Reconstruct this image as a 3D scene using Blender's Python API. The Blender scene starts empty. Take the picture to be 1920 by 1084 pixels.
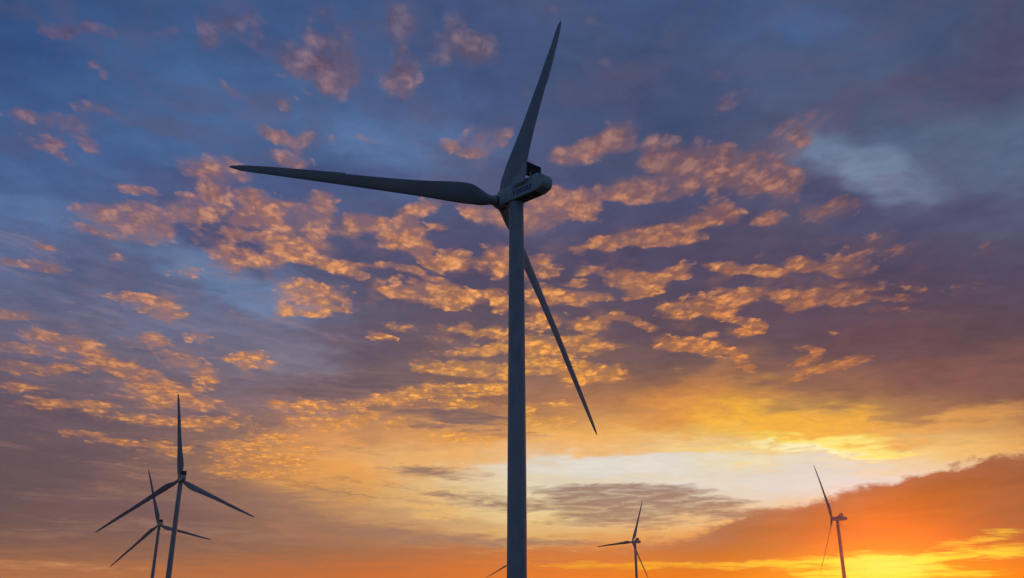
import bpy, bmesh, math, random
from mathutils import Matrix, Vector

scene = bpy.context.scene
COL = scene.collection
R = math.radians

# ------------------------------------------------------------------ camera
PITCH = R(19.988)
FPX = 1645.37                      # focal length in pixels of a 1920 wide frame
CAM_Z = 1.7
cam_data = bpy.data.cameras.new("camera")
cam_data.sensor_width = 36.0
cam_data.lens = FPX / 1920.0 * 36.0
cam_data.clip_end = 20000.0
cam = bpy.data.objects.new("camera", cam_data)
cam.location = (0, 0, CAM_Z)
cam.rotation_euler = (R(90) + PITCH, 0, 0)
COL.objects.link(cam)
scene.camera = cam

scene.view_settings.view_transform = 'Standard'
scene.view_settings.look = 'None'
scene.view_settings.exposure = 0.0
scene.view_settings.gamma = 1.0

# ------------------------------------------------------------------ sun (just above the horizon, right of centre, behind cloud)
SUN_AZ, SUN_EL = 22.3, 1.6         # degrees from +Y towards +X, degrees up
sun_data = bpy.data.lights.new("sun", 'SUN')
sun_data.energy = 0.4
sun_data.angle = R(4.0)
sun_data.color = (1.0, 0.13, 0.012)
sun = bpy.data.objects.new("sun", sun_data)
sd = Vector((math.sin(R(SUN_AZ)) * math.cos(R(SUN_EL)), math.cos(R(SUN_AZ)) * math.cos(R(SUN_EL)), math.sin(R(SUN_EL))))
sun.rotation_euler = sd.to_track_quat('Z', 'Y').to_euler()
sun.location = sd * 3000
COL.objects.link(sun)


# ------------------------------------------------------------------ sky directions
def azel(px, py):
    """direction (azimuth, elevation in degrees) the camera sees at a point of the photograph"""
    x, up, d = (px - 960) / FPX, (542 - py) / FPX, 1.0
    c, s = math.cos(PITCH), math.sin(PITCH)
    y, z = d * c - up * s, d * s + up * c
    return math.degrees(math.atan2(x, y)), math.degrees(math.atan2(z, math.hypot(x, y)))


def pix(az, el):
    a, e = R(az), R(el)
    v = (math.sin(a) * math.cos(e), math.cos(a) * math.cos(e), math.sin(e))
    c, s = math.cos(PITCH), math.sin(PITCH)
    d = max(v[1] * c + v[2] * s, 0.2)
    up = -v[1] * s + v[2] * c
    return 960 + FPX * v[0] / d, 542 - FPX * up / d


def lin(c):
    out = []
    for v in c[:3]:
        v = v / 255.0
        out.append(v / 12.92 if v <= 0.04045 else ((v + 0.055) / 1.055) ** 2.4)
    return (*out, 1.0)


def grid_lookup(xs, ys, tab, px, py):
    px = min(max(px, xs[0]), xs[-1]); py = min(max(py, ys[0]), ys[-1])
    i = max(k for k in range(len(xs) - 1) if xs[k] <= px)
    j = max(k for k in range(len(ys) - 1) if ys[k] <= py)
    u = (px - xs[i]) / (xs[i + 1] - xs[i]); w = (py - ys[j]) / (ys[j + 1] - ys[j])
    f = lambda k: ((tab[j][i][k] * (1 - u) + tab[j][i + 1][k] * u) * (1 - w) +
                   (tab[j + 1][i][k] * (1 - u) + tab[j + 1][i + 1][k] * u) * w)
    return f(0), f(1), f(2)


# cloud deck colour over the western sky: columns left to right, rows top to bottom
GX = [0, 240, 480, 720, 960, 1200, 1440, 1680, 1920]
GY = [0, 110, 220, 330, 440, 550, 660, 770, 830, 880, 930, 980, 1030, 1084]
GC = [
 [(50,80,126),(58,88,134),(62,86,132),(66,88,132),(66,84,124),(68,94,136),(68,92,134),(66,82,118),(58,74,108)],
 [(56,86,136),(62,96,144),(66,92,138),(64,88,134),(70,86,126),(66,82,120),(70,88,126),(72,86,120),(70,80,112)],
 [(64,96,146),(68,98,146),(72,104,152),(76,104,150),(70,88,130),(66,82,118),(76,84,116),(84,98,132),(84,98,130)],
 [(74,100,150),(78,104,154),(70,90,136),(88,110,154),(80,96,140),(76,80,114),(84,82,112),(96,110,142),(90,104,138)],
 [(88,112,155),(80,90,128),(80,82,120),(74,76,108),(82,80,110),(76,74,104),(76,72,100),(74,72,102),(80,80,108)],
 [(102,108,142),(96,98,130),(96,112,148),(84,76,102),(88,78,100),(84,72,96),(84,72,96),(84,70,92),(82,68,90)],
 [(104,96,116),(108,102,122),(118,114,136),(104,90,104),(110,90,96),(98,80,92),(98,78,88),(100,72,80),(94,72,80)],
 [(98,82,96),(116,96,104),(128,104,112),(152,110,96),(170,116,86),(196,130,76),(210,146,66),(150,98,80),(122,84,78)],
 [(100,82,90),(118,92,98),(160,116,96),(238,168,96),(250,176,88),(255,196,108),(255,226,120),(255,204,92),(240,170,84)],
 [(98,80,86),(114,90,92),(176,128,95),(236,176,98),(230,223,208),(226,224,216),(228,224,218),(222,220,216),(240,210,170)],
 [(98,80,84),(114,90,92),(158,116,94),(238,178,102),(234,216,174),(226,216,192),(228,222,206),(224,214,196),(240,206,160)],
 [(112,86,82),(120,90,86),(138,102,90),(194,144,102),(244,212,144),(242,206,138),(242,186,106),(240,160,80),(225,140,70)],
 [(140,98,82),(140,102,86),(152,108,84),(172,112,78),(198,122,72),(220,122,58),(240,128,40),(255,150,30),(240,130,46)],
 [(196,124,76),(200,122,70),(206,114,60),(216,112,52),(240,124,40),(255,132,30),(255,170,30),(255,215,30),(255,150,24)],
]
# colour of the sunlit cloudlets over the same sky
LX = [0, 480, 960, 1440, 1920]
LY = [0, 110, 220, 330, 440, 550, 660, 760, 860, 1084]
LC = [
 [(108,98,132),(104,98,130),(100,96,126),(94,92,122),(88,86,118)],
 [(120,103,132),(122,102,126),(116,100,122),(100,92,120),(92,84,112)],
 [(130,108,130),(146,116,124),(152,118,118),(124,98,114),(100,88,114)],
 [(154,118,124),(192,136,114),(194,136,110),(168,118,106),(114,94,110)],
 [(160,120,122),(206,144,108),(214,146,102),(178,120,96),(108,84,98)],
 [(172,126,112),(220,152,102),(236,160,94),(228,150,86),(114,82,90)],
 [(184,130,102),(224,154,98),(250,174,84),(222,138,78),(122,84,82)],
 [(208,140,96),(240,158,88),(254,178,80),(240,152,74),(156,98,76)],
 [(196,130,90),(248,172,84),(255,184,86),(255,204,92),(206,130,74)],
 [(196,140,90),(200,132,84),(240,152,74),(255,185,74),(255,185,74)],
]
BACK = [(-2, (62,70,92)), (6, (66,80,110)), (16, (60,82,120)), (30, (54,80,124)), (46, (48,74,118))]

# sunlit cloudlets: centre, half sizes, tilt, weight
LIT = [
 (105,58,32,12,0,.9),(160,48,22,11,0,.8),(200,62,32,9,20,.6),(310,58,22,10,0,.5),(390,68,20,22,0,.7),(430,50,50,45,0,.45),
 (175,125,14,8,0,.6),(190,146,10,9,0,.5),(305,120,14,7,0,.5),(180,203,40,12,12,.6),(45,220,40,12,5,.8),(125,236,36,18,25,.9),
 (100,268,22,9,10,.8),(90,282,45,7,25,.8),(170,272,32,9,28,.8),(435,170,34,9,30,.45),(400,312,65,22,10,.7),(250,354,40,9,10,.9),
 (540,115,55,25,20,.65),(610,25,28,16,0,.4),(622,105,42,48,20,.85),(640,150,32,26,0,.9),(600,140,40,30,0,.7),(757,42,34,24,10,.85),
 (755,98,20,32,0,.85),(752,152,28,30,0,.9),(805,115,36,12,10,.5),(850,65,30,36,-20,.6),(885,95,42,28,0,.75),(535,195,22,14,0,.55),
 (525,255,44,10,25,.85),(572,265,20,18,0,.75),(545,300,44,17,10,1),(625,265,10,14,0,.5),(680,258,24,7,10,.4),(842,273,13,13,0,.95),
 (912,258,42,28,-15,1),(885,285,20,9,0,.7),(1035,20,30,16,0,.3),(1105,38,34,12,10,.45),(1140,120,26,11,0,.55),(1100,278,56,20,-20,.95),
 (1158,252,30,28,0,.85),(1045,285,20,14,0,.8),(1240,290,34,34,0,.95),(1200,355,55,20,0,1),(1265,350,34,20,0,1),(1330,312,66,36,10,.9),
 (1402,322,60,34,15,.9),(1450,310,40,40,0,.7),(1390,185,50,18,-15,.4),(1340,140,40,14,0,.3),(1500,232,60,26,-25,.45),(1490,265,18,24,0,.5),
 (1050,372,55,18,0,1),(1072,388,45,20,0,1),(1130,360,30,12,10,.85),(1470,352,28,34,0,.95),(1555,398,46,18,-8,.85),(1600,385,30,14,0,.4),
 (160,395,40,13,10,.85),(235,415,64,28,10,.9),(292,422,36,22,0,1),(350,395,30,24,20,.9),(175,432,66,7,15,.75),(392,378,28,34,60,1),
 (470,388,34,28,0,1),(455,412,24,9,0,.9),(455,442,34,11,8,1),(440,480,42,19,10,1),(490,492,20,12,0,1),(85,462,20,6,0,.65),
 (85,500,45,11,14,.65),(10,492,18,9,0,.7),(220,485,22,6,0,.5),(345,512,30,11,0,.6),(240,556,34,9,8,.75),(305,572,38,17,10,.85),
 (320,592,22,8,0,.8),(30,592,46,9,4,.85),(110,640,66,13,12,.9),(165,652,30,13,30,.9),(45,656,60,9,8,.75),(290,634,24,11,10,.95),
 (365,632,24,9,0,.9),(340,674,42,12,8,.9),(455,668,40,8,-3,1),(485,684,34,6,0,1),(385,712,24,18,0,.9),(70,690,90,8,2,.9),
 (225,690,66,12,15,.95),(275,712,60,14,16,.95),(40,726,50,9,2,.9),(85,756,34,8,4,1),(30,758,18,7,0,.5),(170,760,50,8,4,.85),
 (300,736,56,20,4,1),(372,756,36,11,4,1),(310,790,110,9,4,.85),(405,790,28,8,4,1),(150,815,28,5,5,.9),(230,830,80,8,10,.75),
 (320,840,34,9,10,.95),(460,838,55,12,2,1),(510,862,76,28,4,1),(450,882,56,12,4,.95),(545,845,36,20,-5,1),(270,862,30,8,0,.35),
 (490,385,22,22,0,1),(530,396,44,24,12,1),(592,402,32,22,0,.85),(560,422,62,16,8,.9),(600,372,24,10,10,.8),(665,420,22,20,0,1),
 (706,422,28,16,25,1),(765,428,30,30,0,1.1),(765,458,38,14,10,1),(795,470,18,12,0,.9),(786,390,28,13,-15,.9),(545,462,55,24,8,1),
 (575,488,38,10,8,1.05),(600,455,30,8,15,.95),(505,492,22,9,0,.8),(655,506,34,11,12,1),(700,498,44,7,0,.7),(772,508,30,8,8,1.05),
 (815,522,22,7,12,.8),(808,490,20,9,10,1),(852,490,32,16,0,1.05),(932,488,34,24,0,1),(825,424,18,9,0,.7),(912,402,40,22,10,1),
 (590,552,60,20,6,1.05),(575,576,48,10,8,1),(638,582,26,6,0,1),(545,584,24,7,0,.8),(600,592,34,6,8,.95),(790,548,66,18,8,1.1),
 (745,546,26,12,0,1),(852,556,36,16,8,1),(838,572,28,6,0,1),(922,552,24,9,0,.9),(942,570,20,14,0,1),(712,632,24,6,8,1),
 (850,616,34,9,0,.45),(920,626,40,9,0,1),(760,612,40,6,5,.5),(895,658,60,8,-4,1),(880,692,84,13,3,1.1),(830,690,50,7,0,.95),(930,706,34,7,0,1),
 (745,744,70,13,-14,1.1),(850,734,86,13,-4,1.15),(920,728,40,10,0,1.05),(560,760,60,9,2,1),(700,772,40,9,-12,1.05),(600,792,60,13,4,1),
 (655,790,26,9,0,1.05),(755,795,36,7,4,1),(880,760,70,7,-3,.95),(840,806,50,7,5,.95),(870,824,60,9,5,.9),(510,820,30,8,5,.9),
 (1000,412,44,28,-10,1.1),(1062,382,44,20,10,1.1),(1105,402,22,16,0,.8),(1160,452,44,11,-16,1.05),(1125,456,38,9,-10,1),(1212,440,46,14,8,1),
 (1262,430,32,9,0,1.1),(1275,448,38,11,-4,1.1),(1200,456,26,7,0,1.1),(1302,420,12,14,0,.8),(1357,397,30,19,0,.9),(1330,410,20,12,0,.7),(1086,470,12,8,0,.7),
 (1010,502,34,18,0,1),(1075,530,20,6,0,1),(1100,505,30,8,-10,.5),(1022,555,36,17,0,1),(1185,530,52,15,8,1.1),(1232,522,50,9,-6,1.1),(1210,545,34,10,-20,1.1),
 (1115,556,36,9,0,1.1),(1078,564,24,7,8,1.1),(1255,508,38,8,-20,.7),(1362,502,38,10,4,1),(1430,508,44,10,6,.95),(1325,572,72,19,-8,1.15),
 (1290,582,46,11,0,1.1),(1355,588,44,13,20,1.1),(1402,556,18,14,0,1),(1410,612,22,12,10,1),(1400,625,26,6,0,.95),(1375,545,44,7,-4,.95),(1100,612,28,12,0,1.1),
 (1025,602,36,13,0,.95),(1050,642,62,11,2,1.1),(1115,645,48,8,4,1.1),(1195,604,32,8,22,1.1),(1160,596,16,6,0,1),(1130,600,14,6,0,.8),(1020,682,54,18,4,1.2),
 (1065,692,84,13,2,1.15),(1112,708,52,10,-4,1.2),(1030,658,80,8,2,1),(1285,646,52,12,4,1.1),(1330,655,30,13,26,1.1),(1380,664,24,6,20,1),
 (1402,690,14,6,20,.9),(1270,690,10,5,0,.7),(1330,628,18,9,0,.8),(1045,760,26,6,0,1),(1052,790,32,9,0,1),(1000,792,16,10,0,.9),(990,770,14,14,0,.9),
 (1447,412,28,11,-10,1),(1430,508,34,9,6,.95),(1500,495,24,12,0,.85),(1565,500,70,15,4,.65),(1600,480,50,10,0,.45),(1480,556,44,10,4,1.1),(1488,578,16,9,0,1),
 (1595,556,48,9,3,1.15),(1550,568,66,8,-6,.9),(1530,545,36,8,0,.7),(1692,560,34,8,8,.85),(1680,578,40,5,0,.8),(1620,538,40,12,0,.5),(1730,540,30,7,0,.5),(1820,530,60,14,-10,.3),
 (1850,470,70,20,0,.25),(1640,460,60,16,-4,.35),(1520,656,24,7,8,1),(1512,676,28,8,-20,1.05),(1550,690,60,8,-10,1.1),(1608,670,24,6,-10,1),(1495,714,26,4,-8,1.1),(1556,626,6,6,0,.9),
]
# thin scatter of smaller flecks between them
SCATTER = [
 (620,470,330,130,6,.12),(1150,520,330,170,0,.11),(900,640,240,60,0,.13),(250,560,260,120,10,.14),(200,720,280,90,6,.18),(420,400,220,70,8,.15),(1560,500,260,80,0,.13),(1300,320,240,90,0,.15),
 (640,110,240,90,0,.15),(150,240,160,60,0,.12),(650,770,220,50,0,.22),(480,840,160,60,0,.20),
]
# darker streaks of low cloud against the bright strip
DARK = [
 (1180,928,150,14,3,1.1),(1240,945,170,14,5,1.1),(1100,955,110,14,4,1),(1330,955,90,10,6,1),(1130,975,90,10,-2,.8),(1220,915,80,8,0,.8),
 (825,888,80,9,3,.9),(760,878,45,7,5,.5),(845,926,40,7,3,.9),(930,945,60,12,4,.8),(1040,1018,70,6,0,.9),(1240,985,70,6,-8,.7),
 (640,985,130,14,12,.45),(800,1006,150,11,4,.6),(900,1016,90,8,0,.7),(540,935,80,12,8,.4),
 (840,775,100,11,4,.9),(800,800,80,8,6,.7),(900,790,70,9,4,.8),(300,985,220,12,3,.5),(520,1012,170,10,4,.55),(150,930,170,12,2,.4),(420,942,150,10,5,.5),(90,1000,150,9,0,.45),(580,740,60,10,10,.7),(640,720,100,22,0,.7),(740,715,70,14,0,.6),(470,730,50,8,4,.6),
 (700,770,30,5,-15,.6),(870,740,50,5,-5,.6),(960,815,60,7,3,.6),
]
# thin bright threads of cloud low over the sun
GOLD = [
 (1620,1055,120,9,2,1),(1780,1045,160,8,-3,1),(1480,1060,110,6,2,.9),(1690,1075,140,8,-1,1.1),(1340,1062,150,6,2,.7),(1180,1060,140,6,0,.6),
 (1860,1005,110,12,-8,.45),(1840,1030,120,7,-4,.6),(1560,1080,80,6,0,.9),(130,1062,170,8,2,.55),(1050,1058,60,5,0,.5),(1640,1040,60,5,4,.8),
 (548,900,0.1,0.1,0,0),
]
# broad tints of the deck: clear blue gaps, slate and mauve patches
TINT = [
 (400,520,190,34,22,(104,132,172),.75),(70,400,150,55,12,(92,120,166),.6),(150,565,150,22,10,(108,116,150),.5),(300,620,180,26,6,(112,114,146),.6),
 (360,345,120,40,10,(74,82,124),.7),(640,325,150,26,4,(72,80,124),.75),(420,440,90,60,10,(72,74,112),.7),(740,270,170,60,8,(92,120,166),.65),
 (80,60,140,60,20,(50,84,140),.5),(330,250,150,50,10,(72,106,156),.5),(1570,285,110,60,25,(118,138,170),.75),(1690,335,120,46,20,(124,142,172),.85),
 (1590,372,90,34,10,(68,71,106),.95),(1830,385,150,40,-6,(76,76,106),.8),(1790,260,110,90,0,(92,108,138),.6),(1900,290,90,80,0,(98,114,146),.5),(1860,110,150,60,-25,(82,76,106),.7),(1700,155,80,26,-20,(92,84,112),.55),
 (1540,20,90,44,0,(70,102,150),.7),(1600,200,40,60,10,(86,86,116),.5),(1230,180,180,80,0,(66,80,118),.6),(520,560,70,60,40,(112,132,168),.7),(640,650,120,40,0,(104,88,106),.5),
 (580,690,120,34,8,(132,128,148),.5),(530,830,60,20,0,(180,150,120),.5),(880,470,110,60,0,(76,72,106),.5),(1150,480,160,50,0,(78,72,104),.5),(1240,620,130,34,0,(94,76,96),.5),
 (1560,610,190,40,0,(98,72,90),.5),(1700,640,140,60,0,(106,76,84),.5),(1480,700,130,30,20,(118,84,86),.45),(1830,700,190,40,4,(138,92,84),.5),
 (1290,770,130,34,-20,(232,152,66),.7),(1420,790,190,40,8,(252,182,58),.85),(1600,800,120,30,8,(252,180,64),.7),(1530,832,150,20,0,(255,226,100),1),(1280,742,150,40,-28,(214,138,74),.5),(1500,842,130,15,2,(255,250,196),.95),(1590,836,90,14,6,(255,236,130),.8),(1350,848,140,18,0,(255,214,124),.7),(1120,840,140,22,4,(250,186,100),.6),
 (1780,800,170,26,-6,(244,172,86),.6),(690,862,130,26,6,(232,196,150),.6),(720,845,150,18,0,(236,186,122),.6),(1060,880,110,20,0,(226,224,216),.7),(1000,1000,120,16,0,(234,196,120),.5),
 (1540,895,150,34,0,(222,220,216),.8),(1180,870,170,20,4,(230,228,222),.75),(250,950,200,60,0,(124,92,94),.5),(130,850,160,40,0,(100,82,94),.5),(640,880,150,50,0,(246,168,84),.7),(860,850,120,26,0,(246,180,96),.6),(600,830,90,24,8,(236,156,88),.6),(830,950,90,14,0,(250,192,110),.5),(640,1000,150,26,0,(166,116,90),.5),
]

# ------------------------------------------------------------------ world
world = bpy.data.worlds.new("World")
scene.world = world
world.use_nodes = True
NT = world.node_tree
NT.nodes.clear()
LK = NT.links


def put(sock, v):
    if hasattr(v, 'node') or isinstance(v, bpy.types.NodeSocket):
        LK.new(v, sock)
    else:
        sock.default_value = v


def mth(op, a, b=None, c=None, clamp=False):
    n = NT.nodes.new('ShaderNodeMath'); n.operation = op; n.use_clamp = clamp
    put(n.inputs[0], a)
    if b is not None: put(n.inputs[1], b)
    if c is not None: put(n.inputs[2], c)
    return n.outputs[0]


def vec(op, a, b=None, c=None):
    n = NT.nodes.new('ShaderNodeVectorMath'); n.operation = op
    put(n.inputs[0], a)
    if b is not None: put(n.inputs[1], b)
    if c is not None: put(n.inputs[2], c)
    return n.outputs[0]


def comb(x, y, z=0.0):
    n = NT.nodes.new('ShaderNodeCombineXYZ')
    put(n.inputs[0], x); put(n.inputs[1], y); put(n.inputs[2], z)
    return n.outputs[0]


def noise(v, scale, detail=4.0, rough=0.55, dist=0.0, color=False, lac=2.0):
    n = NT.nodes.new('ShaderNodeTexNoise'); n.noise_dimensions = '3D'
    put(n.inputs['Vector'], v)
    n.inputs['Scale'].default_value = scale; n.inputs['Detail'].default_value = detail
    n.inputs['Roughness'].default_value = rough; n.inputs['Distortion'].default_value = dist
    n.inputs['Lacunarity'].default_value = lac
    return n.outputs['Color' if color else 'Fac']


def remap(v, a, b, c=0.0, d=1.0, smooth=True):
    n = NT.nodes.new('ShaderNodeMapRange'); n.clamp = True
    n.interpolation_type = 'SMOOTHSTEP' if smooth else 'LINEAR'
    put(n.inputs[0], v); put(n.inputs[1], a); put(n.inputs[2], b); put(n.inputs[3], c); put(n.inputs[4], d)
    return n.outputs[0]


def mix(f, a, b, blend='MIX'):
    n = NT.nodes.new('ShaderNodeMix'); n.data_type = 'RGBA'; n.blend_type = blend; n.clamp_factor = True
    put(n.inputs[0], f); put(n.inputs[6], a); put(n.inputs[7], b)
    return n.outputs[2]


def blob(v, cx, cy, rx, ry, rot, kind='SPHERICAL'):
    """soft ellipse of sky round one direction, its size turned from photograph pixels into degrees"""
    a0, e0 = azel(cx, cy)
    t = R(rot)
    h = 4.0
    jx = [(p - q) / (2 * h) for p, q in zip(azel(cx + h, cy), azel(cx - h, cy))]
    jy = [(p - q) / (2 * h) for p, q in zip(azel(cx, cy + h), azel(cx, cy - h))]
    ux, uy = math.cos(t), math.sin(t)
    A = (jx[0] * ux + jy[0] * uy, jx[1] * ux + jy[1] * uy)
    B = (-jx[0] * uy + jy[0] * ux, -jx[1] * uy + jy[1] * ux)
    n = NT.nodes.new('ShaderNodeMapping'); n.vector_type = 'TEXTURE'
    put(n.inputs['Vector'], v)
    n.inputs['Location'].default_value = (a0, e0, 0)
    n.inputs['Rotation'].default_value = (0, 0, math.atan2(A[1], A[0]))
    n.inputs['Scale'].default_value = (math.hypot(*A) * rx, math.hypot(*B) * ry, 1)
    g = NT.nodes.new('ShaderNodeTexGradient'); g.gradient_type = kind
    LK.new(n.outputs[0], g.inputs[0])
    return g.outputs['Fac']


def field(v, items, grow=1.7):
    acc = None
    for cx, cy, rx, ry, rot, w in items:
        if w <= 0: continue
        g = blob(v, cx, cy, rx * grow, ry * grow, rot)
        acc = mth('MULTIPLY_ADD', g, w * 1.5, 0.0 if acc is None else acc)
    return acc


tc = NT.nodes.new('ShaderNodeTexCoord')
DIR = tc.outputs['Generated']
sep = NT.nodes.new('ShaderNodeSeparateXYZ'); LK.new(DIR, sep.inputs[0])
DX, DY, DZ = sep.outputs
AZ = mth('MULTIPLY', mth('ARCTAN2', DX, DY), 180 / math.pi)
EL = mth('MULTIPLY', mth('ARCSINE', DZ), 180 / math.pi)
AE = comb(AZ, EL)
# the cloud layer as a plane overhead: far clouds shrink and flatten towards the horizon
HZ = mth('ADD', mth('MAXIMUM', DZ, 0.0), 0.06)
PLN = comb(mth('DIVIDE', DX, HZ), mth('DIVIDE', DY, HZ))

# wind-bent coordinates
w1 = vec('SUBTRACT', noise(PLN, 2.6, 3, .6, color=True), (0.5, 0.5, 0.5))
w2 = vec('SUBTRACT', noise(PLN, 11.0, 3, .6, color=True), (0.5, 0.5, 0.5))
AEW = vec('MULTIPLY_ADD', w2, (2.2, 1.1, 0), AE)                # for cloudlets
AEB = vec('MULTIPLY_ADD', w1, (9.0, 4.0, 0), vec('MULTIPLY_ADD', w2, (2.0, 1.0, 0), AE))   # for broad tints


def sky_grid(xs, ys, tab, azs, els, v, back=True):
    s = NT.nodes.new('ShaderNodeSeparateXYZ'); LK.new(v, s.inputs[0])
    a, e = s.outputs[0], s.outputs[1]
    e0, e1 = els[0], els[-1]
    fac = mth('MULTIPLY_ADD', e, 1.0 / (e1 - e0), -e0 / (e1 - e0), clamp=True)

    def ramp(stops):
        n = NT.nodes.new('ShaderNodeValToRGB'); LK.new(fac, n.inputs[0])
        cr = n.color_ramp; cr.interpolation = 'CARDINAL' if False else 'LINEAR'
        while len(cr.elements) < len(stops): cr.elements.new(0.5)
        for el, (pe, c) in zip(cr.elements, stops):
            el.position = (pe - e0) / (e1 - e0)
        for el, (pe, c) in zip(cr.elements, stops):
            el.color = lin(c)
        return n.outputs[0]
    front = [(az, ramp([(el, grid_lookup(xs, ys, tab, *pix(az, el))) for el in els])) for az in azs]
    cols = front
    out = cols[0][1]
    for (pa, _), (na, r) in zip(cols, cols[1:]):
        out = mix(remap(a, pa, na, smooth=False), out, r)
    if back:
        b = ramp([(el, c) for el, c in BACK])
        absaz = mth('ABSOLUTE', a)
        out = mix(remap(absaz, 38.0, 95.0), out, b)
    return out


AZS = [-38, -32, -26, -20, -15, -10, -5, 0, 5, 10, 15, 20, 26, 32, 38]
ELS = [-2, 1, 2.2, 3.3, 4.4, 5.6, 7, 8.6, 10.4, 12.5, 15, 18, 21.5, 25.5, 30, 35, 46]
base = sky_grid(GX, GY, GC, AZS, ELS, vec('MULTIPLY_ADD', w1, (4.0, 1.6, 0), vec('MULTIPLY_ADD', w2, (1.4, .7, 0), AE)))
litc = sky_grid(LX, LY, LC, [-32, -16, 0, 16, 32], [1, 6.5, 10, 13, 16, 20, 24, 28, 32, 38], AE, back=False)

for cx, cy, rx, ry, rot, c, w in TINT:
    f = blob(AEB, cx, cy, rx * 1.35, ry * 1.35, rot)
    base = mix(mth('MULTIPLY', remap(f, 0.0, .8), w), base, lin(c))

# soft mottling of the deck: streaky veils low down, billows overhead
mot = noise(vec('MULTIPLY', PLN, (1.0, .8, 1)), 3.0, 9, .60, .5)
mot2 = noise(vec('MULTIPLY', PLN, (.9, 1.0, 1)), 13.0, 7, .62, .3)
motf = mth('MULTIPLY_ADD', mth('SUBTRACT', mot2, .5), .7, mot)
motf = mth('MULTIPLY_ADD', mth('SUBTRACT', motf, .5), remap(EL, 6.0, 15.0, .2, 1.0), .5)
base = mix(1.0, base, mix(remap(motf, .22, .78, smooth=False), (.80, .80, .83, 1), (1.22, 1.21, 1.18, 1)), 'MULTIPLY')

rip = noise(vec('MULTIPLY_ADD', w2, (.35, .35, 0), comb(mth('MULTIPLY_ADD', AZ, .06, mth('MULTIPLY', EL, .02)), mth('MULTIPLY_ADD', EL, .5, mth('MULTIPLY', AZ, .055)))), 2.4, 9, .66, .7)
ripm = mth('ADD', blob(AEB, 230, 660, 620, 330, 8), mth('MULTIPLY', blob(AEB, 560, 950, 500, 130, 0), .7))
base = mix(mth('MULTIPLY', remap(ripm, .05, .5), remap(rip, .51, .74, 0, .75)), base, mix(remap(EL, 7.0, 17.0), lin((186, 130, 104)), lin((140, 124, 148))))
base = mix(mth('MULTIPLY', remap(ripm, .05, .5), remap(rip, .48, .30, 0, .45)), base, mix(remap(EL, 7.0, 17.0), lin((92, 72, 82)), lin((78, 82, 116))))
mau = noise(PLN, 4.2, 8, .62, .4)
base = mix(mth('MULTIPLY', remap(EL, 20.0, 28.0), remap(mau, .46, .66, 0, .55)), base, lin((92, 88, 118)))
base = mix(mth('MULTIPLY', remap(EL, 20.0, 28.0), remap(mau, .48, .30, 0, .35)), base, lin((56, 76, 118)))

# combed wisps of the glowing cloud above the clear strip
ga, ge = azel(1560, 880)[0], -14.0
GV = comb(mth('SUBTRACT', AZ, ga), mth('MULTIPLY', mth('SUBTRACT', EL, ge), 1.3))
gs = NT.nodes.new('ShaderNodeSeparateXYZ'); LK.new(vec('MULTIPLY_ADD', w2, (2.4, 1.4, 0), vec('MULTIPLY_ADD', w1, (5.0, 2.0, 0), GV)), gs.inputs[0])
ang = mth('ARCTAN2', gs.outputs[0], gs.outputs[1])
lenn = NT.nodes.new('ShaderNodeVectorMath'); lenn.operation = 'LENGTH'; LK.new(GV, lenn.inputs[0])
wisp = noise(comb(mth('MULTIPLY', ang, 9.0), mth('MULTIPLY', lenn.outputs['Value'], .22)), 1.5, 7, .58, .4)
wf = blob(AEB, 1420, 790, 430, 100, 4)
wm = remap(wf, .05, .6)
base = mix(mth('MULTIPLY', mth('MULTIPLY', wm, .8), remap(wisp, .50, .76)), base, mix(remap(EL, 6.5, 11.5), lin((255, 212, 84)), lin((214, 144, 78))))
base = mix(mth('MULTIPLY', mth('MULTIPLY', wm, .22), remap(wisp, .47, .28)), base, mix(remap(EL, 6.5, 11.5), lin((214, 138, 62)), lin((118, 84, 84))))

# sunlit cloudlets
PL2 = vec('MULTIPLY', PLN, (1.0, .62, 1))
n_big = noise(PL2, 9.0, 7, .58, .2)
sun_off = (0.010 * math.sin(R(SUN_AZ)), 0.010 * math.cos(R(SUN_AZ)), 0)
n_cell = noise(PL2, 21.0, 6, .57, .15)
n_off = noise(vec('ADD', PL2, sun_off), 21.0, 6, .57, .15)
def puffs(scale, warp):
    n = NT.nodes.new('ShaderNodeTexVoronoi'); n.voronoi_dimensions = '2D'; n.feature = 'F1'; n.distance = 'EUCLIDEAN'
    n.inputs['Scale'].default_value = scale; n.inputs['Detail'].default_value = 0.0
    LK.new(vec('MULTIPLY_ADD', w3, (warp, warp, 0), PL2), n.inputs['Vector'])
    return n.outputs['Distance']


w3 = vec('SUBTRACT', noise(PL2, 30.0, 4, .6, color=True), (0.5, 0.5, 0.5))
puff = mth('MULTIPLY_ADD', puffs(17.0, .06), -1.0, .42)
puff_s = mth('MULTIPLY', mth('MULTIPLY_ADD', puffs(34.0, .05), -1.0, .42), remap(EL, 8.5, 17.0, .25, 1.0))
D = mth('MINIMUM', mth('ADD', field(AEW, LIT, 1.55), field(AEW, SCATTER, 1.4)), 1.0)
soft = remap(EL, 22.0, 33.0)
cellgain = mth('MULTIPLY_ADD', soft, -1.4, 3.2)
dens = mth('ADD', D, mth('ADD', mth('MULTIPLY', mth('SUBTRACT', n_big, .5), 2.2), mth('MULTIPLY', mth('SUBTRACT', n_cell, .5), cellgain)))
dens = mth('ADD', dens, mth('MULTIPLY_ADD', puff, 1.35, mth('MULTIPLY', puff_s, 1.0)))
dens = mth('MULTIPLY', dens, remap(D, .0, .35))
alpha = remap(dens, mth('MULTIPLY_ADD', soft, -.25, .40), mth('MULTIPLY_ADD', soft, .05, 1.5), smooth=False)
thin = remap(noise(PL2, 4.6, 4, .6, .3), .36, .60, .50, 1.0)
alpha = mth('MULTIPLY', mth('POWER', alpha, 1.1), thin)
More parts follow.
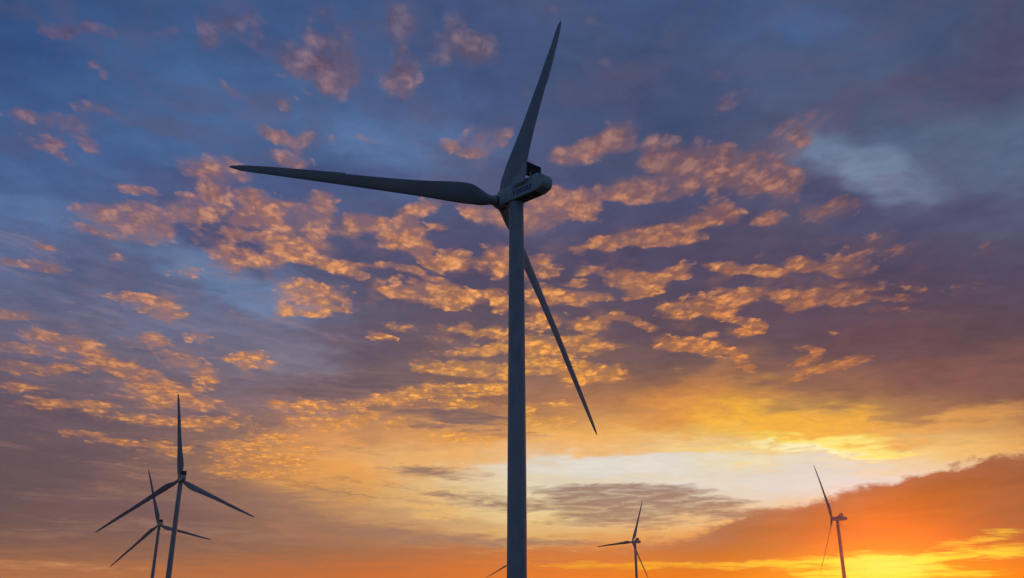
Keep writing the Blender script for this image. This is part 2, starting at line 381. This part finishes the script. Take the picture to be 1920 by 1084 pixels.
relief = mth('MULTIPLY_ADD', mth('SUBTRACT', n_cell, n_off), 2.6, mth('MULTIPLY_ADD', puff_s, .75, mth('MULTIPLY_ADD', puff, .8, .44)), clamp=True)
lit_col = mix(relief, mix(1.0, litc, (.46, .42, .54, 1), 'MULTIPLY'), mix(1.0, litc, (1.28, 1.24, 1.14, 1), 'MULTIPLY'))
veil = remap(mth('ADD', mth('MULTIPLY', mth('SUBTRACT', n_big, .5), 2.4), D), .10, 1.2, 0, .42)
base = mix(veil, base, mix(1.0, litc, (.80, .74, .80, 1), 'MULTIPLY'))
sky = mix(mth('MULTIPLY', alpha, .96), base, lit_col)

# low dark streaks
STR = comb(mth('DIVIDE', AZ, 3.2), mth('MULTIPLY', EL, 1.5))
n_str = noise(vec('MULTIPLY', STR, (1, 1.9, 1)), 1.5, 9, .66, .6)
AES = vec('MULTIPLY_ADD', vec('SUBTRACT', noise(STR, 1.1, 5, .6, color=True), (.5, .5, .5)), (6.0, .9, 0), AE)
Dk = mth('MINIMUM', field(AES, DARK), 1.2)
dk = remap(mth('MULTIPLY', mth('MULTIPLY_ADD', mth('SUBTRACT', n_str, .5), 3.6, Dk), remap(Dk, .0, .5)), .15, 1.35, smooth=False)
dark_c = mix(remap(EL, 3.0, 13.5, smooth=False), lin((168, 126, 104)), lin((104, 86, 98)))
sky = mix(mth('MULTIPLY', dk, .88), sky, dark_c)

# the orange bank of cloud that rises to the right above the sun
pts = [azel(x, y) for x, y in ((1000, 1032), (1150, 1024), (1300, 1000), (1400, 962), (1500, 940), (1600, 918), (1700, 890), (1800, 868), (1930, 842))]
cur = NT.nodes.new('ShaderNodeValToRGB'); LK.new(remap(AZ, pts[0][0], pts[-1][0], smooth=False), cur.inputs[0])
cr = cur.color_ramp
while len(cr.elements) < len(pts): cr.elements.new(.5)
for e, (a, l) in zip(cr.elements, pts): e.position = (a - pts[0][0]) / (pts[-1][0] - pts[0][0])
for e, (a, l) in zip(cr.elements, pts): e.color = (l / 12, l / 12, l / 12, 1)
rim = noise(comb(mth('MULTIPLY', AZ, .22), mth('MULTIPLY', EL, .5)), 1.2, 4, .6, .6)
rag = noise(comb(mth('MULTIPLY', AZ, .55), mth('MULTIPLY', EL, 1.3)), 1.6, 9, .68, .3)
edge_n = mth('MULTIPLY_ADD', mth('SUBTRACT', rag, .5), 1.3, mth('MULTIPLY_ADD', mth('SUBTRACT', rim, .5), 1.3, EL))
depth = mth('SUBTRACT', mth('MULTIPLY', cur.outputs[0], 12.0), edge_n)      # degrees below the bank's upper edge
bank_a = mth('MULTIPLY', remap(depth, -.12, .42), mth('MULTIPLY', remap(AZ, 3.0, 13.0), remap(AZ, 60.0, 40.0)))
bn = noise(comb(mth('DIVIDE', AZ, 5.0), mth('MULTIPLY_ADD', AZ, -.12, EL)), 1.1, 8, .62, .5)
bank_top = mix(remap(AZ, 8.0, 30.0), lin((172, 118, 90)), lin((158, 94, 68)))
bank_mid = mix(remap(AZ, 8.0, 24.0), lin((178, 110, 66)), lin((170, 94, 36)))
bank_mid = mix(remap(AZ, 24.0, 31.0), bank_mid, lin((160, 94, 62)))
bank_low = mix(remap(mth('ABSOLUTE', mth('SUBTRACT', AZ, 21.0)), 0.0, 11.0), lin((250, 158, 8)), lin((240, 126, 20)))
bank = mix(remap(depth, 0.0, 1.6), bank_top, bank_mid)
bank = mix(remap(mth('MULTIPLY_ADD', mth('SUBTRACT', bn, .5), 2.6, EL), 4.2, 1.3), bank, bank_low)
bank = mix(1.0, bank, mix(remap(bn, .25, .75, smooth=False), (.82, .78, .76, 1), (1.16, 1.15, 1.12, 1)), 'MULTIPLY')
sky = mix(bank_a, sky, bank)

# bright threads low over the sun
Gd = mth('MINIMUM', field(AES, GOLD), 1.2)
STG = comb(mth('DIVIDE', AZ, 4.0), mth('MULTIPLY', EL, 3.0))
gd = remap(mth('MULTIPLY', mth('MULTIPLY_ADD', mth('SUBTRACT', noise(STG, 1.6, 8, .64, .5), .5), 3.4, Gd), remap(Gd, .0, .4)), .3, 1.3, smooth=False)
gold_c = mix(remap(mth('ABSOLUTE', mth('SUBTRACT', AZ, 23.0)), 1.0, 14.0), lin((255, 236, 66)), lin((255, 178, 40)))
gold_c = mix(remap(AZ, 2.0, -16.0), gold_c, lin((214, 146, 96)))
sky = mix(mth('MULTIPLY', gd, .9), sky, gold_c)

hot = blob(AE, 1660, 1062, 130, 34, 0)
sky = mix(remap(hot, 0.0, .9, 0, .85), sky, lin((255, 236, 96)))

# below the horizon: dull ground light
sky = mix(remap(EL, 0.0, -2.0), sky, lin((70, 58, 52)))

nish = NT.nodes.new('ShaderNodeTexSky')
nish.sky_type = 'NISHITA'
nish.sun_disc = False
nish.sun_elevation = R(SUN_EL)
nish.sun_rotation = R(SUN_AZ)
bg_clear = NT.nodes.new('ShaderNodeBackground'); LK.new(nish.outputs[0], bg_clear.inputs[0]); bg_clear.inputs[1].default_value = 0.05
bg_cloud = NT.nodes.new('ShaderNodeBackground'); LK.new(sky, bg_cloud.inputs[0]); bg_cloud.inputs[1].default_value = 1.0
msh = NT.nodes.new('ShaderNodeMixShader')
msh.inputs[0].default_value = 0.94
LK.new(bg_clear.outputs[0], msh.inputs[1]); LK.new(bg_cloud.outputs[0], msh.inputs[2])
wo = NT.nodes.new('ShaderNodeOutputWorld'); LK.new(msh.outputs[0], wo.inputs['Surface'])
world.cycles.sampling_method = 'MANUAL'
world.cycles.sample_map_resolution = 512


# ------------------------------------------------------------------ materials
def material(name, base, rough=.45, spread=.06, scale=.6, metallic=0.0):
    m = bpy.data.materials.new(name); m.use_nodes = True
    nt = m.node_tree; b = nt.nodes['Principled BSDF']
    t = nt.nodes.new('ShaderNodeTexCoord')
    mp = nt.nodes.new('ShaderNodeMapping'); mp.inputs['Scale'].default_value = (1, 1, .25)
    n = nt.nodes.new('ShaderNodeTexNoise'); n.inputs['Scale'].default_value = scale; n.inputs['Detail'].default_value = 6
    r = nt.nodes.new('ShaderNodeValToRGB')
    r.color_ramp.elements[0].position = .3; r.color_ramp.elements[1].position = .7
    r.color_ramp.elements[0].color = (*[max(0, c * (1 - spread)) for c in base], 1)
    r.color_ramp.elements[1].color = (*[min(1, c * (1 + spread)) for c in base], 1)
    nt.links.new(t.outputs['Object'], mp.inputs[0]); nt.links.new(mp.outputs[0], n.inputs['Vector'])
    nt.links.new(n.outputs['Fac'], r.inputs[0]); nt.links.new(r.outputs[0], b.inputs['Base Color'])
    b.inputs['Roughness'].default_value = rough; b.inputs['Metallic'].default_value = metallic
    return m


M_TOWER = material("tower_paint", (.44, .50, .46), .42, .11, 1.1)
M_BLADE = material("blade_gelcoat", (.37, .41, .38), .38, .13, .8)
M_SHELL = material("nacelle_fibreglass", (.50, .60, .53), .45, .06, .8)
M_DARK = material("radiator_black", (.02, .021, .024), .55, .25, 6)
M_UNDER = material("underside_grey", (.12, .125, .13), .6, .15, 2)
M_BLUE = material("letter_blue", (.012, .035, .22), .4, .03, 2)
M_STEEL = material("steel", (.35, .36, .38), .4, .1, 3, .6)
M_GROUND = material("field_grass", (.055, .07, .03), .9, .35, .05)


# ------------------------------------------------------------------ mesh helpers
def link(name, bm, mat, parent=None, smooth=True, angle=35):
    me = bpy.data.meshes.new(name)
    bmesh.ops.recalc_face_normals(bm, faces=bm.faces[:])
    bm.to_mesh(me); bm.free()
    me.materials.append(mat)
    if smooth:
        for p in me.polygons: p.use_smooth = True
        me.set_sharp_from_angle(angle=R(angle))
    o = bpy.data.objects.new(name, me); COL.objects.link(o)
    if parent is not None: o.parent = parent
    return o


def box(bm, x0, x1, y0, y1, z0, z1, bevel=0.0):
    r = bmesh.ops.create_cube(bm, size=1.0)
    vs = r['verts']
    for v in vs:
        v.co = Vector(((x0 + x1) / 2 + v.co.x * (x1 - x0), (y0 + y1) / 2 + v.co.y * (y1 - y0), (z0 + z1) / 2 + v.co.z * (z1 - z0)))
    if bevel:
        es = list({e for v in vs for e in v.link_edges})
        bmesh.ops.bevel(bm, geom=es, offset=bevel, segments=2, affect='EDGES', profile=.5)


def loft(bm, rings, cap0=True, cap1=True):
    R_ = [[bm.verts.new(p) for p in ring] for ring in rings]
    n = len(R_[0])
    for a, b in zip(R_, R_[1:]):
        for i in range(n):
            bm.faces.new((a[i], a[(i + 1) % n], b[(i + 1) % n], b[i]))
    if cap0: bm.faces.new(R_[0][::-1])
    if cap1: bm.faces.new(R_[-1])


def circle(r, n, f):
    return [f(r * math.cos(2 * math.pi * i / n), r * math.sin(2 * math.pi * i / n)) for i in range(n)]


def lerp_tab(tab, x):
    for (a, u), (b, w) in zip(tab, tab[1:]):
        if x <= b:
            t = max(0, (x - a) / (b - a)); return u + (w - u) * t
    return tab[-1][1]


def smooth_tab(tab, x):
    """monotone-ish cubic through the table"""
    n = len(tab)
    if x <= tab[0][0]: return tab[0][1]
    for i in range(n - 1):
        if x <= tab[i + 1][0]:
            x0, y0 = tab[i]; x1, y1 = tab[i + 1]
            h = x1 - x0
            m0 = (tab[i + 1][1] - tab[i - 1][1]) / (tab[i + 1][0] - tab[i - 1][0]) if i else (y1 - y0) / h
            m1 = (tab[i + 2][1] - y0) / (tab[i + 2][0] - x0) if i + 2 < n else (y1 - y0) / h
            t = (x - x0) / h
            return (2*t**3-3*t*t+1)*y0 + (t**3-2*t*t+t)*h*m0 + (-2*t**3+3*t*t)*y1 + (t**3-t*t)*h*m1
    return tab[-1][1]


# ------------------------------------------------------------------ ground and air
bm = bmesh.new()
NG = 40; G = 1950.0
vs = [[None] * (NG + 1) for _ in range(NG + 1)]
rg = random.Random(4)
for i in range(NG + 1):
    for j in range(NG + 1):
        vs[i][j] = bm.verts.new((-G + 2 * G * i / NG, -G + 2 * G * j / NG, -0.02 - rg.random() * .05))
for i in range(NG):
    for j in range(NG):
        bm.faces.new((vs[i][j], vs[i + 1][j], vs[i + 1][j + 1], vs[i][j + 1]))
ground = link("ground", bm, M_GROUND)
ground['kind'] = 'structure'

# ------------------------------------------------------------------ the turbine
HUB_Z = 78.78                       # rotor axis above the tower
OVER = 4.681
TILT = R(5.362)
RAD = 56.0
CONE = R(2.6)
PREB = RAD * (math.tan(R(4.425)) - math.tan(CONE))

CHORD = [(1.2, 2.0), (3.0, 2.02), (5.0, 3.05), (8.0, 4.05), (10.0, 4.15), (14.0, 3.7), (20.0, 2.98), (28.0, 2.42), (35.5, 2.02), (42.0, 1.66), (48.0, 1.28), (52.0, .98), (54.5, .70), (55.6, .42), (56.0, .10)]
THICK = [(1.2, 1.0), (3.0, .98), (5.0, .68), (8.0, .42), (12.0, .32), (20.0, .26), (32.0, .22), (56.0, .17)]
PITCHT = [(1.2, 24), (8.0, 23), (14.0, 19), (28.0, 14.5), (42.0, 11), (56.0, 9)]
LEAD = [(1.2, 1.0), (5.0, 1.25), (9.0, 1.42), (20.0, 1.02), (40.0, .58), (54.0, .28), (56.0, -.10)]


def blade_mesh():
    bm = bmesh.new()
    rs = [1.2, 1.6, 2.2, 3, 4, 5, 6, 7, 8, 9, 10, 11.5, 13, 15, 17.5, 20, 23, 26, 29, 32, 35.2, 35.3, 38, 41, 44, 47, 49.5, 51.5, 53, 54.2, 55, 55.5, 55.8, 56.0]
    n = 28
    rings = []
    for r in rs:
        c = smooth_tab(CHORD, r); th = lerp_tab(THICK, r); le = lerp_tab(LEAD, r)
        rnd = min(1, max(0, (r - 2.4) / 4.5)); rnd = rnd * rnd * (3 - 2 * rnd)
        be = R(lerp_tab(PITCHT, r))
        serr = .16 if 35.3 <= r <= 54.5 else 0
        bend = r * math.tan(CONE) + PREB * (r / RAD) ** 2
        ring = []
        for i in range(n):
            a = 2 * math.pi * i / n
            # chordwise position 0 leading .. 1 trailing
            s = .5 - .5 * math.cos(a); sg = 1 if math.sin(a) >= 0 else -1
            yt = 5 * .5 * th * (.2969 * math.sqrt(s) - .126 * s - .3516 * s * s + .2843 * s ** 3 - .1036 * s ** 4) * 2 * .5 * 2
            foil = (le - c * s - serr * s ** 6, -sg * yt * c * .5 * (1.1 if sg > 0 else .9) - .02 * c * math.sin(math.pi * s))
            circ = (math.cos(a) * c / 2, -math.sin(a) * c / 2)
            ct = (circ[0] * (1 - rnd) + foil[0] * rnd, circ[1] * (1 - rnd) + foil[1] * rnd)
            # pitch: leading edge turned into the wind
            t = ct[0] * math.cos(be) - ct[1] * math.sin(be)
            w = ct[0] * math.sin(be) + ct[1] * math.cos(be)
            ring.append((-t, w + bend, r))
        rings.append(ring)
    loft(bm, rings)
    return bm


def rrect(w, z0, z1, y, rad, n=5):
    pts = []
    for cx, cz, a0 in ((w - rad, z1 - rad, 0), (-w + rad, z1 - rad, 90), (-w + rad, z0 + rad, 180), (w - rad, z0 + rad, 270)):
        for k in range(n):
            a = R(a0 + 90 * k / (n - 1))
            pts.append((cx + rad * math.cos(a), y, cz + rad * math.sin(a)))
    return pts


def make_turbine():
    root = bpy.data.objects.new("wind_turbine", None); COL.objects.link(root)
    root.empty_display_size = 5
    # tower
    bm = bmesh.new()
    rings = []
    zs = [0, .3, 12, 25.0, 25.01, 25.14, 25.15, 40, 52.0, 52.01, 52.14, 52.15, 66, 74, HUB_Z - 1.75, HUB_Z - 1.62]
    for z in zs:
        r = 1.80 - (1.80 - 1.41) * z / HUB_Z
        if z == zs[-1]: r += .10
        if z in (25.01, 25.14, 52.01, 52.14): r += .035
        rings.append(circle(r, 64, lambda a, b, z=z: (a, b, z)))
    loft(bm, rings)
    link("tower", bm, M_TOWER, root)
    # nacelle shell, a little tilted
    nac = None
    bm = bmesh.new()
    w = 1.42
    loft(bm, [rrect(1.22, -1.05, 1.72, 3.75, .3), rrect(1.38, -1.28, 1.96, 3.45, .2), rrect(w, -1.36, 2.02, 3.1, .13), rrect(w, -1.40, 2.04, -6.55, .13),
              rrect(w, -1.34, 2.04, -7.0, .13), rrect(w - .02, -1.2, 2.02, -7.4, .13), rrect(1.34, -.95, 1.62, -8.35, .12), rrect(1.28, -.30, .95, -8.72, .12), rrect(1.2, -.1, .7, -8.74, .1)])
    nac = link("nacelle", bm, M_SHELL, root, angle=20)
    nac.location = (0, 0, HUB_Z); nac.rotation_euler = (R(1.5), 0, 0)
    # raised roof cover behind the cooler
    bm = bmesh.new()
    loft(bm, [rrect(1.2, 1.9, 2.14, -5.4, .1), rrect(1.26, 1.9, 2.30, -5.7, .15), rrect(1.26, 1.9, 2.28, -7.1, .15), rrect(1.2, 1.9, 2.12, -7.4, .1)])
    link("roof_cover", bm, M_SHELL, nac)
    # slot in the rear edge of the roof
    bm = bmesh.new(); box(bm, -1.15, 1.15, -7.75, -7.42, 1.80, 2.03, .02)
    link("vent_slot", bm, M_DARK, nac, smooth=False)
    # belly: recessed dark tray, hatches and a round port
    bm = bmesh.new(); box(bm, -1.15, 1.15, -6.5, 2.2, -1.47, -1.38, .03)
    link("belly_tray", bm, M_UNDER, nac, smooth=False)
    bm = bmesh.new()
    box(bm, -.95, -.1, -3.6, -2.2, -1.51, -1.46, .02); box(bm, .15, .95, -6.1, -4.6, -1.51, -1.46, .02); box(bm, -.95, -.1, -6.1, -4.6, -1.51, -1.46, .02)
    link("belly_hatch", bm, M_DARK, nac, smooth=False)
    bm = bmesh.new(); loft(bm, [circle(.16, 16, lambda a, b, z=z: (.95 + a, -6.9 + b, z)) for z in (-1.25, -1.58)])
    link("drain_port", bm, M_STEEL, nac)
    # yaw collar between nacelle and tower
    bm = bmesh.new(); loft(bm, [circle(rr, 48, lambda a, b, z=z: (a, b, z)) for rr, z in ((1.5, -1.64), (1.62, -1.6), (1.62, -1.42), (1.55, -1.38))])
    link("yaw_collar", bm, M_UNDER, nac)
    # rail line along the side
    bm = bmesh.new()
    for sx in (-1, 1):
        box(bm, sx * w - .05, sx * w + .05, -3.9, -.2, .98, 1.06, .02)
    link("side_ledge", bm, M_UNDER, nac, smooth=False)
    for sx in (-1, 1):
        for y in (1.55, -5.6):
            bm = bmesh.new(); box(bm, sx * w - .006, sx * w + .006, y - .03, y + .03, -1.2, 1.86)
            link("panel_seam", bm, M_UNDER, nac, smooth=False)
    # cooler on the roof: two raked side fins and the dark radiator between
    for sx in (-1, 1):
        bm = bmesh.new()
        prof = [(-.75, 1.12), (-.75, 1.75), (-1.3, 2.45), (-4.5, 5.10), (-4.9, 5.18), (-4.9, 2.75), (-4.3, 1.12)]
        x0, x1 = sx * 1.93, sx * 2.05
        loft(bm, [[(x0, y, z) for y, z in prof], [(x1, y, z) for y, z in prof]])
        bmesh.ops.bevel(bm, geom=bm.edges[:], offset=.03, segments=2, affect='EDGES')
        link("cooler_fin", bm, M_SHELL, nac)
    bm = bmesh.new()
    box(bm, -1.92, 1.92, -4.86, -4.64, 2.30, 5.06, .03)
    for k in range(9):
        x = -1.72 + k * 3.44 / 8
        box(bm, x - .035, x + .035, -4.93, -4.6, 2.4, 5.0)
    link("cooler_radiator", bm, M_DARK, nac, smooth=False)
    bm = bmesh.new(); box(bm, -1.92, 1.92, -4.96, -4.55, 5.07, 5.2, .04)
    link("cooler_crossbar", bm, M_DARK, nac, smooth=False)
    for x0, x1 in ((-1.93, -1.40), (1.40, 1.93)):
        bm = bmesh.new(); box(bm, x0, x1, -4.62, -4.5, 1.55, 1.72)
        link("cooler_bracket", bm, M_DARK, nac, smooth=False)
    for k, (x, h) in enumerate(((-1.05, 6.0), (-.15, 6.05), (1.75, 5.6))):
        bm = bmesh.new(); loft(bm, [circle(rr, 8, lambda a, b, z=z: (x + a, -4.75 + b, z)) for rr, z in ((.05, 5.2), (.035, 5.6 if h > 5.7 else 5.4), (.03, h))])
        link("antenna", bm, M_DARK, nac)
    bm = bmesh.new(); bmesh.ops.create_uvsphere(bm, u_segments=16, v_segments=10, radius=.17)
    for v in bm.verts: v.co = Vector((-1.30, -5.25, 2.75)) + v.co
    loft(bm, [circle(.07, 10, lambda a, b, z=z: (-1.30 + a, -5.25 + b, z)) for z in (2.0, 2.7)])
    link("beacon", bm, M_SHELL, nac)
    # hub
    bm = bmesh.new()
    prof = [(-1.0, 1.30), (-.85, 1.42), (-.2, 1.52), (.5, 1.50), (1.0, 1.36), (1.45, 1.08), (1.75, .72), (1.92, .36), (1.98, .06)]
    loft(bm, [circle(rr, 40, lambda a, b, y=y: (a, y, b)) for y, rr in prof])
    hub = link("hub", bm, M_SHELL, root)
    hub.location = (0, OVER * math.cos(TILT), HUB_Z + OVER * math.sin(TILT)); hub.rotation_euler = (TILT, 0, 0)
    # blades
    bm = blade_mesh()
    me = None
    for k in range(3):
        if me is None:
            b = link("blade", bm, M_BLADE, root, angle=60); me = b.data
            bc = bmesh.new(); loft(bc, [circle(rr, 32, lambda a, c, z=z: (a, .05 + c, z)) for rr, z in ((1.05, 1.0), (1.10, 1.15), (1.10, 1.55), (1.04, 1.62))])
            ring = link("root_collar", bc, M_UNDER, b)
        else:
            b = bpy.data.objects.new("blade", me); COL.objects.link(b); b.parent = root
            r2 = ring.copy(); COL.objects.link(r2); r2.parent = b
    return root


def set_phase(root, ph):
    n = Vector((0, math.cos(TILT), math.sin(TILT))); r = Vector((1, 0, 0)); u = Vector((0, -math.sin(TILT), math.cos(TILT)))
    hub = Vector((0, 0, HUB_Z)) + n * OVER
    blades = [c for c in root.children if c.name.split('.')[0] == 'blade']
    for k, b in enumerate(blades):
        a = ph + k * 2 * math.pi / 3
        z = u * math.cos(a) + r * math.sin(a); x = r * math.cos(a) - u * math.sin(a)
        m = Matrix((x, n, z)).transposed().to_4x4(); m.translation = hub
        b.matrix_local = m


def place(root, x, y, yaw, ph, label):
    root.location = (x, y, 0); root.rotation_euler = (0, 0, -R(yaw))
    root['label'] = label; root['category'] = 'wind turbine'; root['group'] = 'wind turbines of the wind farm'
    set_phase(root, R(ph))


def copy_tree(o, parent=None, skip=()):
    c = o.copy(); COL.objects.link(c)
    if parent is not None:
        c.parent = parent; c.matrix_parent_inverse = o.matrix_parent_inverse
    for ch in list(o.children):
        if ch.name.split('.')[0] not in skip: copy_tree(ch, c, skip)
    return c


main = make_turbine()
place(main, .866, 157.756, -43.154, 19.03, "huge dark wind turbine in the foreground with blue lettering on its nacelle")
SMALL = ('panel_seam', 'cooler_bracket', 'belly_hatch', 'drain_port', 'side_ledge', 'antenna', 'beacon', 'root_collar', 'vent_slot', 'roof_cover', 'yaw_collar', 'belly_tray')
FAR = [
 (-211.382, 568.137, -30.452, -8.303, "larger of the two turbines at lower left, standing nearer with its blades spread wide", ()),
 (-348.168, 893.821, -32.319, -17.631, "smaller turbine partly behind the larger one at lower left", SMALL),
 (152.856, 1132.532, -37.940, 21.687, "small distant turbine with one blade level to the left, just right of the huge tower", SMALL),
 (299.023, 830.695, -51.732, -35.412, "dark turbine seen side on against the orange cloud bank at the far right", SMALL),
 (-4.5, 1745.0, -40.0, -117.5, "farthest turbine almost hidden behind the huge tower, a single blade tip showing", SMALL),
]
for x, y, yaw, ph, label, skip in FAR:
    t = copy_tree(main, None, skip)
    place(t, x, y, yaw, ph, label)

# lettering on the near nacelle: slanted bold blue capitals and small letters on its left flank
cu = bpy.data.curves.new("lettering", 'FONT'); cu.body = "Vestas"; cu.size = 2.0; cu.shear = .30; cu.offset = .04; cu.space_character = 1.06; cu.extrude = .012
tmp = bpy.data.objects.new("lettering_curve", cu); COL.objects.link(tmp)
dg = bpy.context.evaluated_depsgraph_get(); dg.update()
me = bpy.data.meshes.new_from_object(tmp.evaluated_get(dg)); me.name = "lettering"
bpy.data.objects.remove(tmp)
xs = [v.co.x for v in me.vertices]; x0, x1 = min(xs), max(xs)
for v in me.vertices: v.co.x = (v.co.x - x0) * 5.35 / (x1 - x0)
me.materials.clear(); me.materials.append(M_BLUE)
let = bpy.data.objects.new("lettering", me); COL.objects.link(let)
nac = next(c for c in main.children if c.name.startswith('nacelle'))
let.parent = nac
# text x runs rearwards (-y), text y up, text normal out of the left flank (-x)
let.matrix_local = Matrix(((0, 0, -1, -1.425), (-1, 0, 0, -.45), (0, 1, 0, -.62), (0, 0, 0, 1)))

# ------------------------------------------------------------------ evening haze
bm = bmesh.new(); box(bm, -2000, 2000, -2000, 2000, -1.1, 143)
hz = bpy.data.materials.new("evening_haze"); hz.use_nodes = True
hn = hz.node_tree; hn.nodes.clear()
pv = hn.nodes.new('ShaderNodeVolumePrincipled')
pv.inputs['Color'].default_value = (.9, .88, .86, 1)
pv.inputs['Density'].default_value = 0.00006
pv.inputs['Anisotropy'].default_value = 0.93
ho = hn.nodes.new('ShaderNodeOutputMaterial'); hn.links.new(pv.outputs[0], ho.inputs['Volume'])
haze = link("haze", bm, hz, smooth=False)
haze['kind'] = 'stuff'
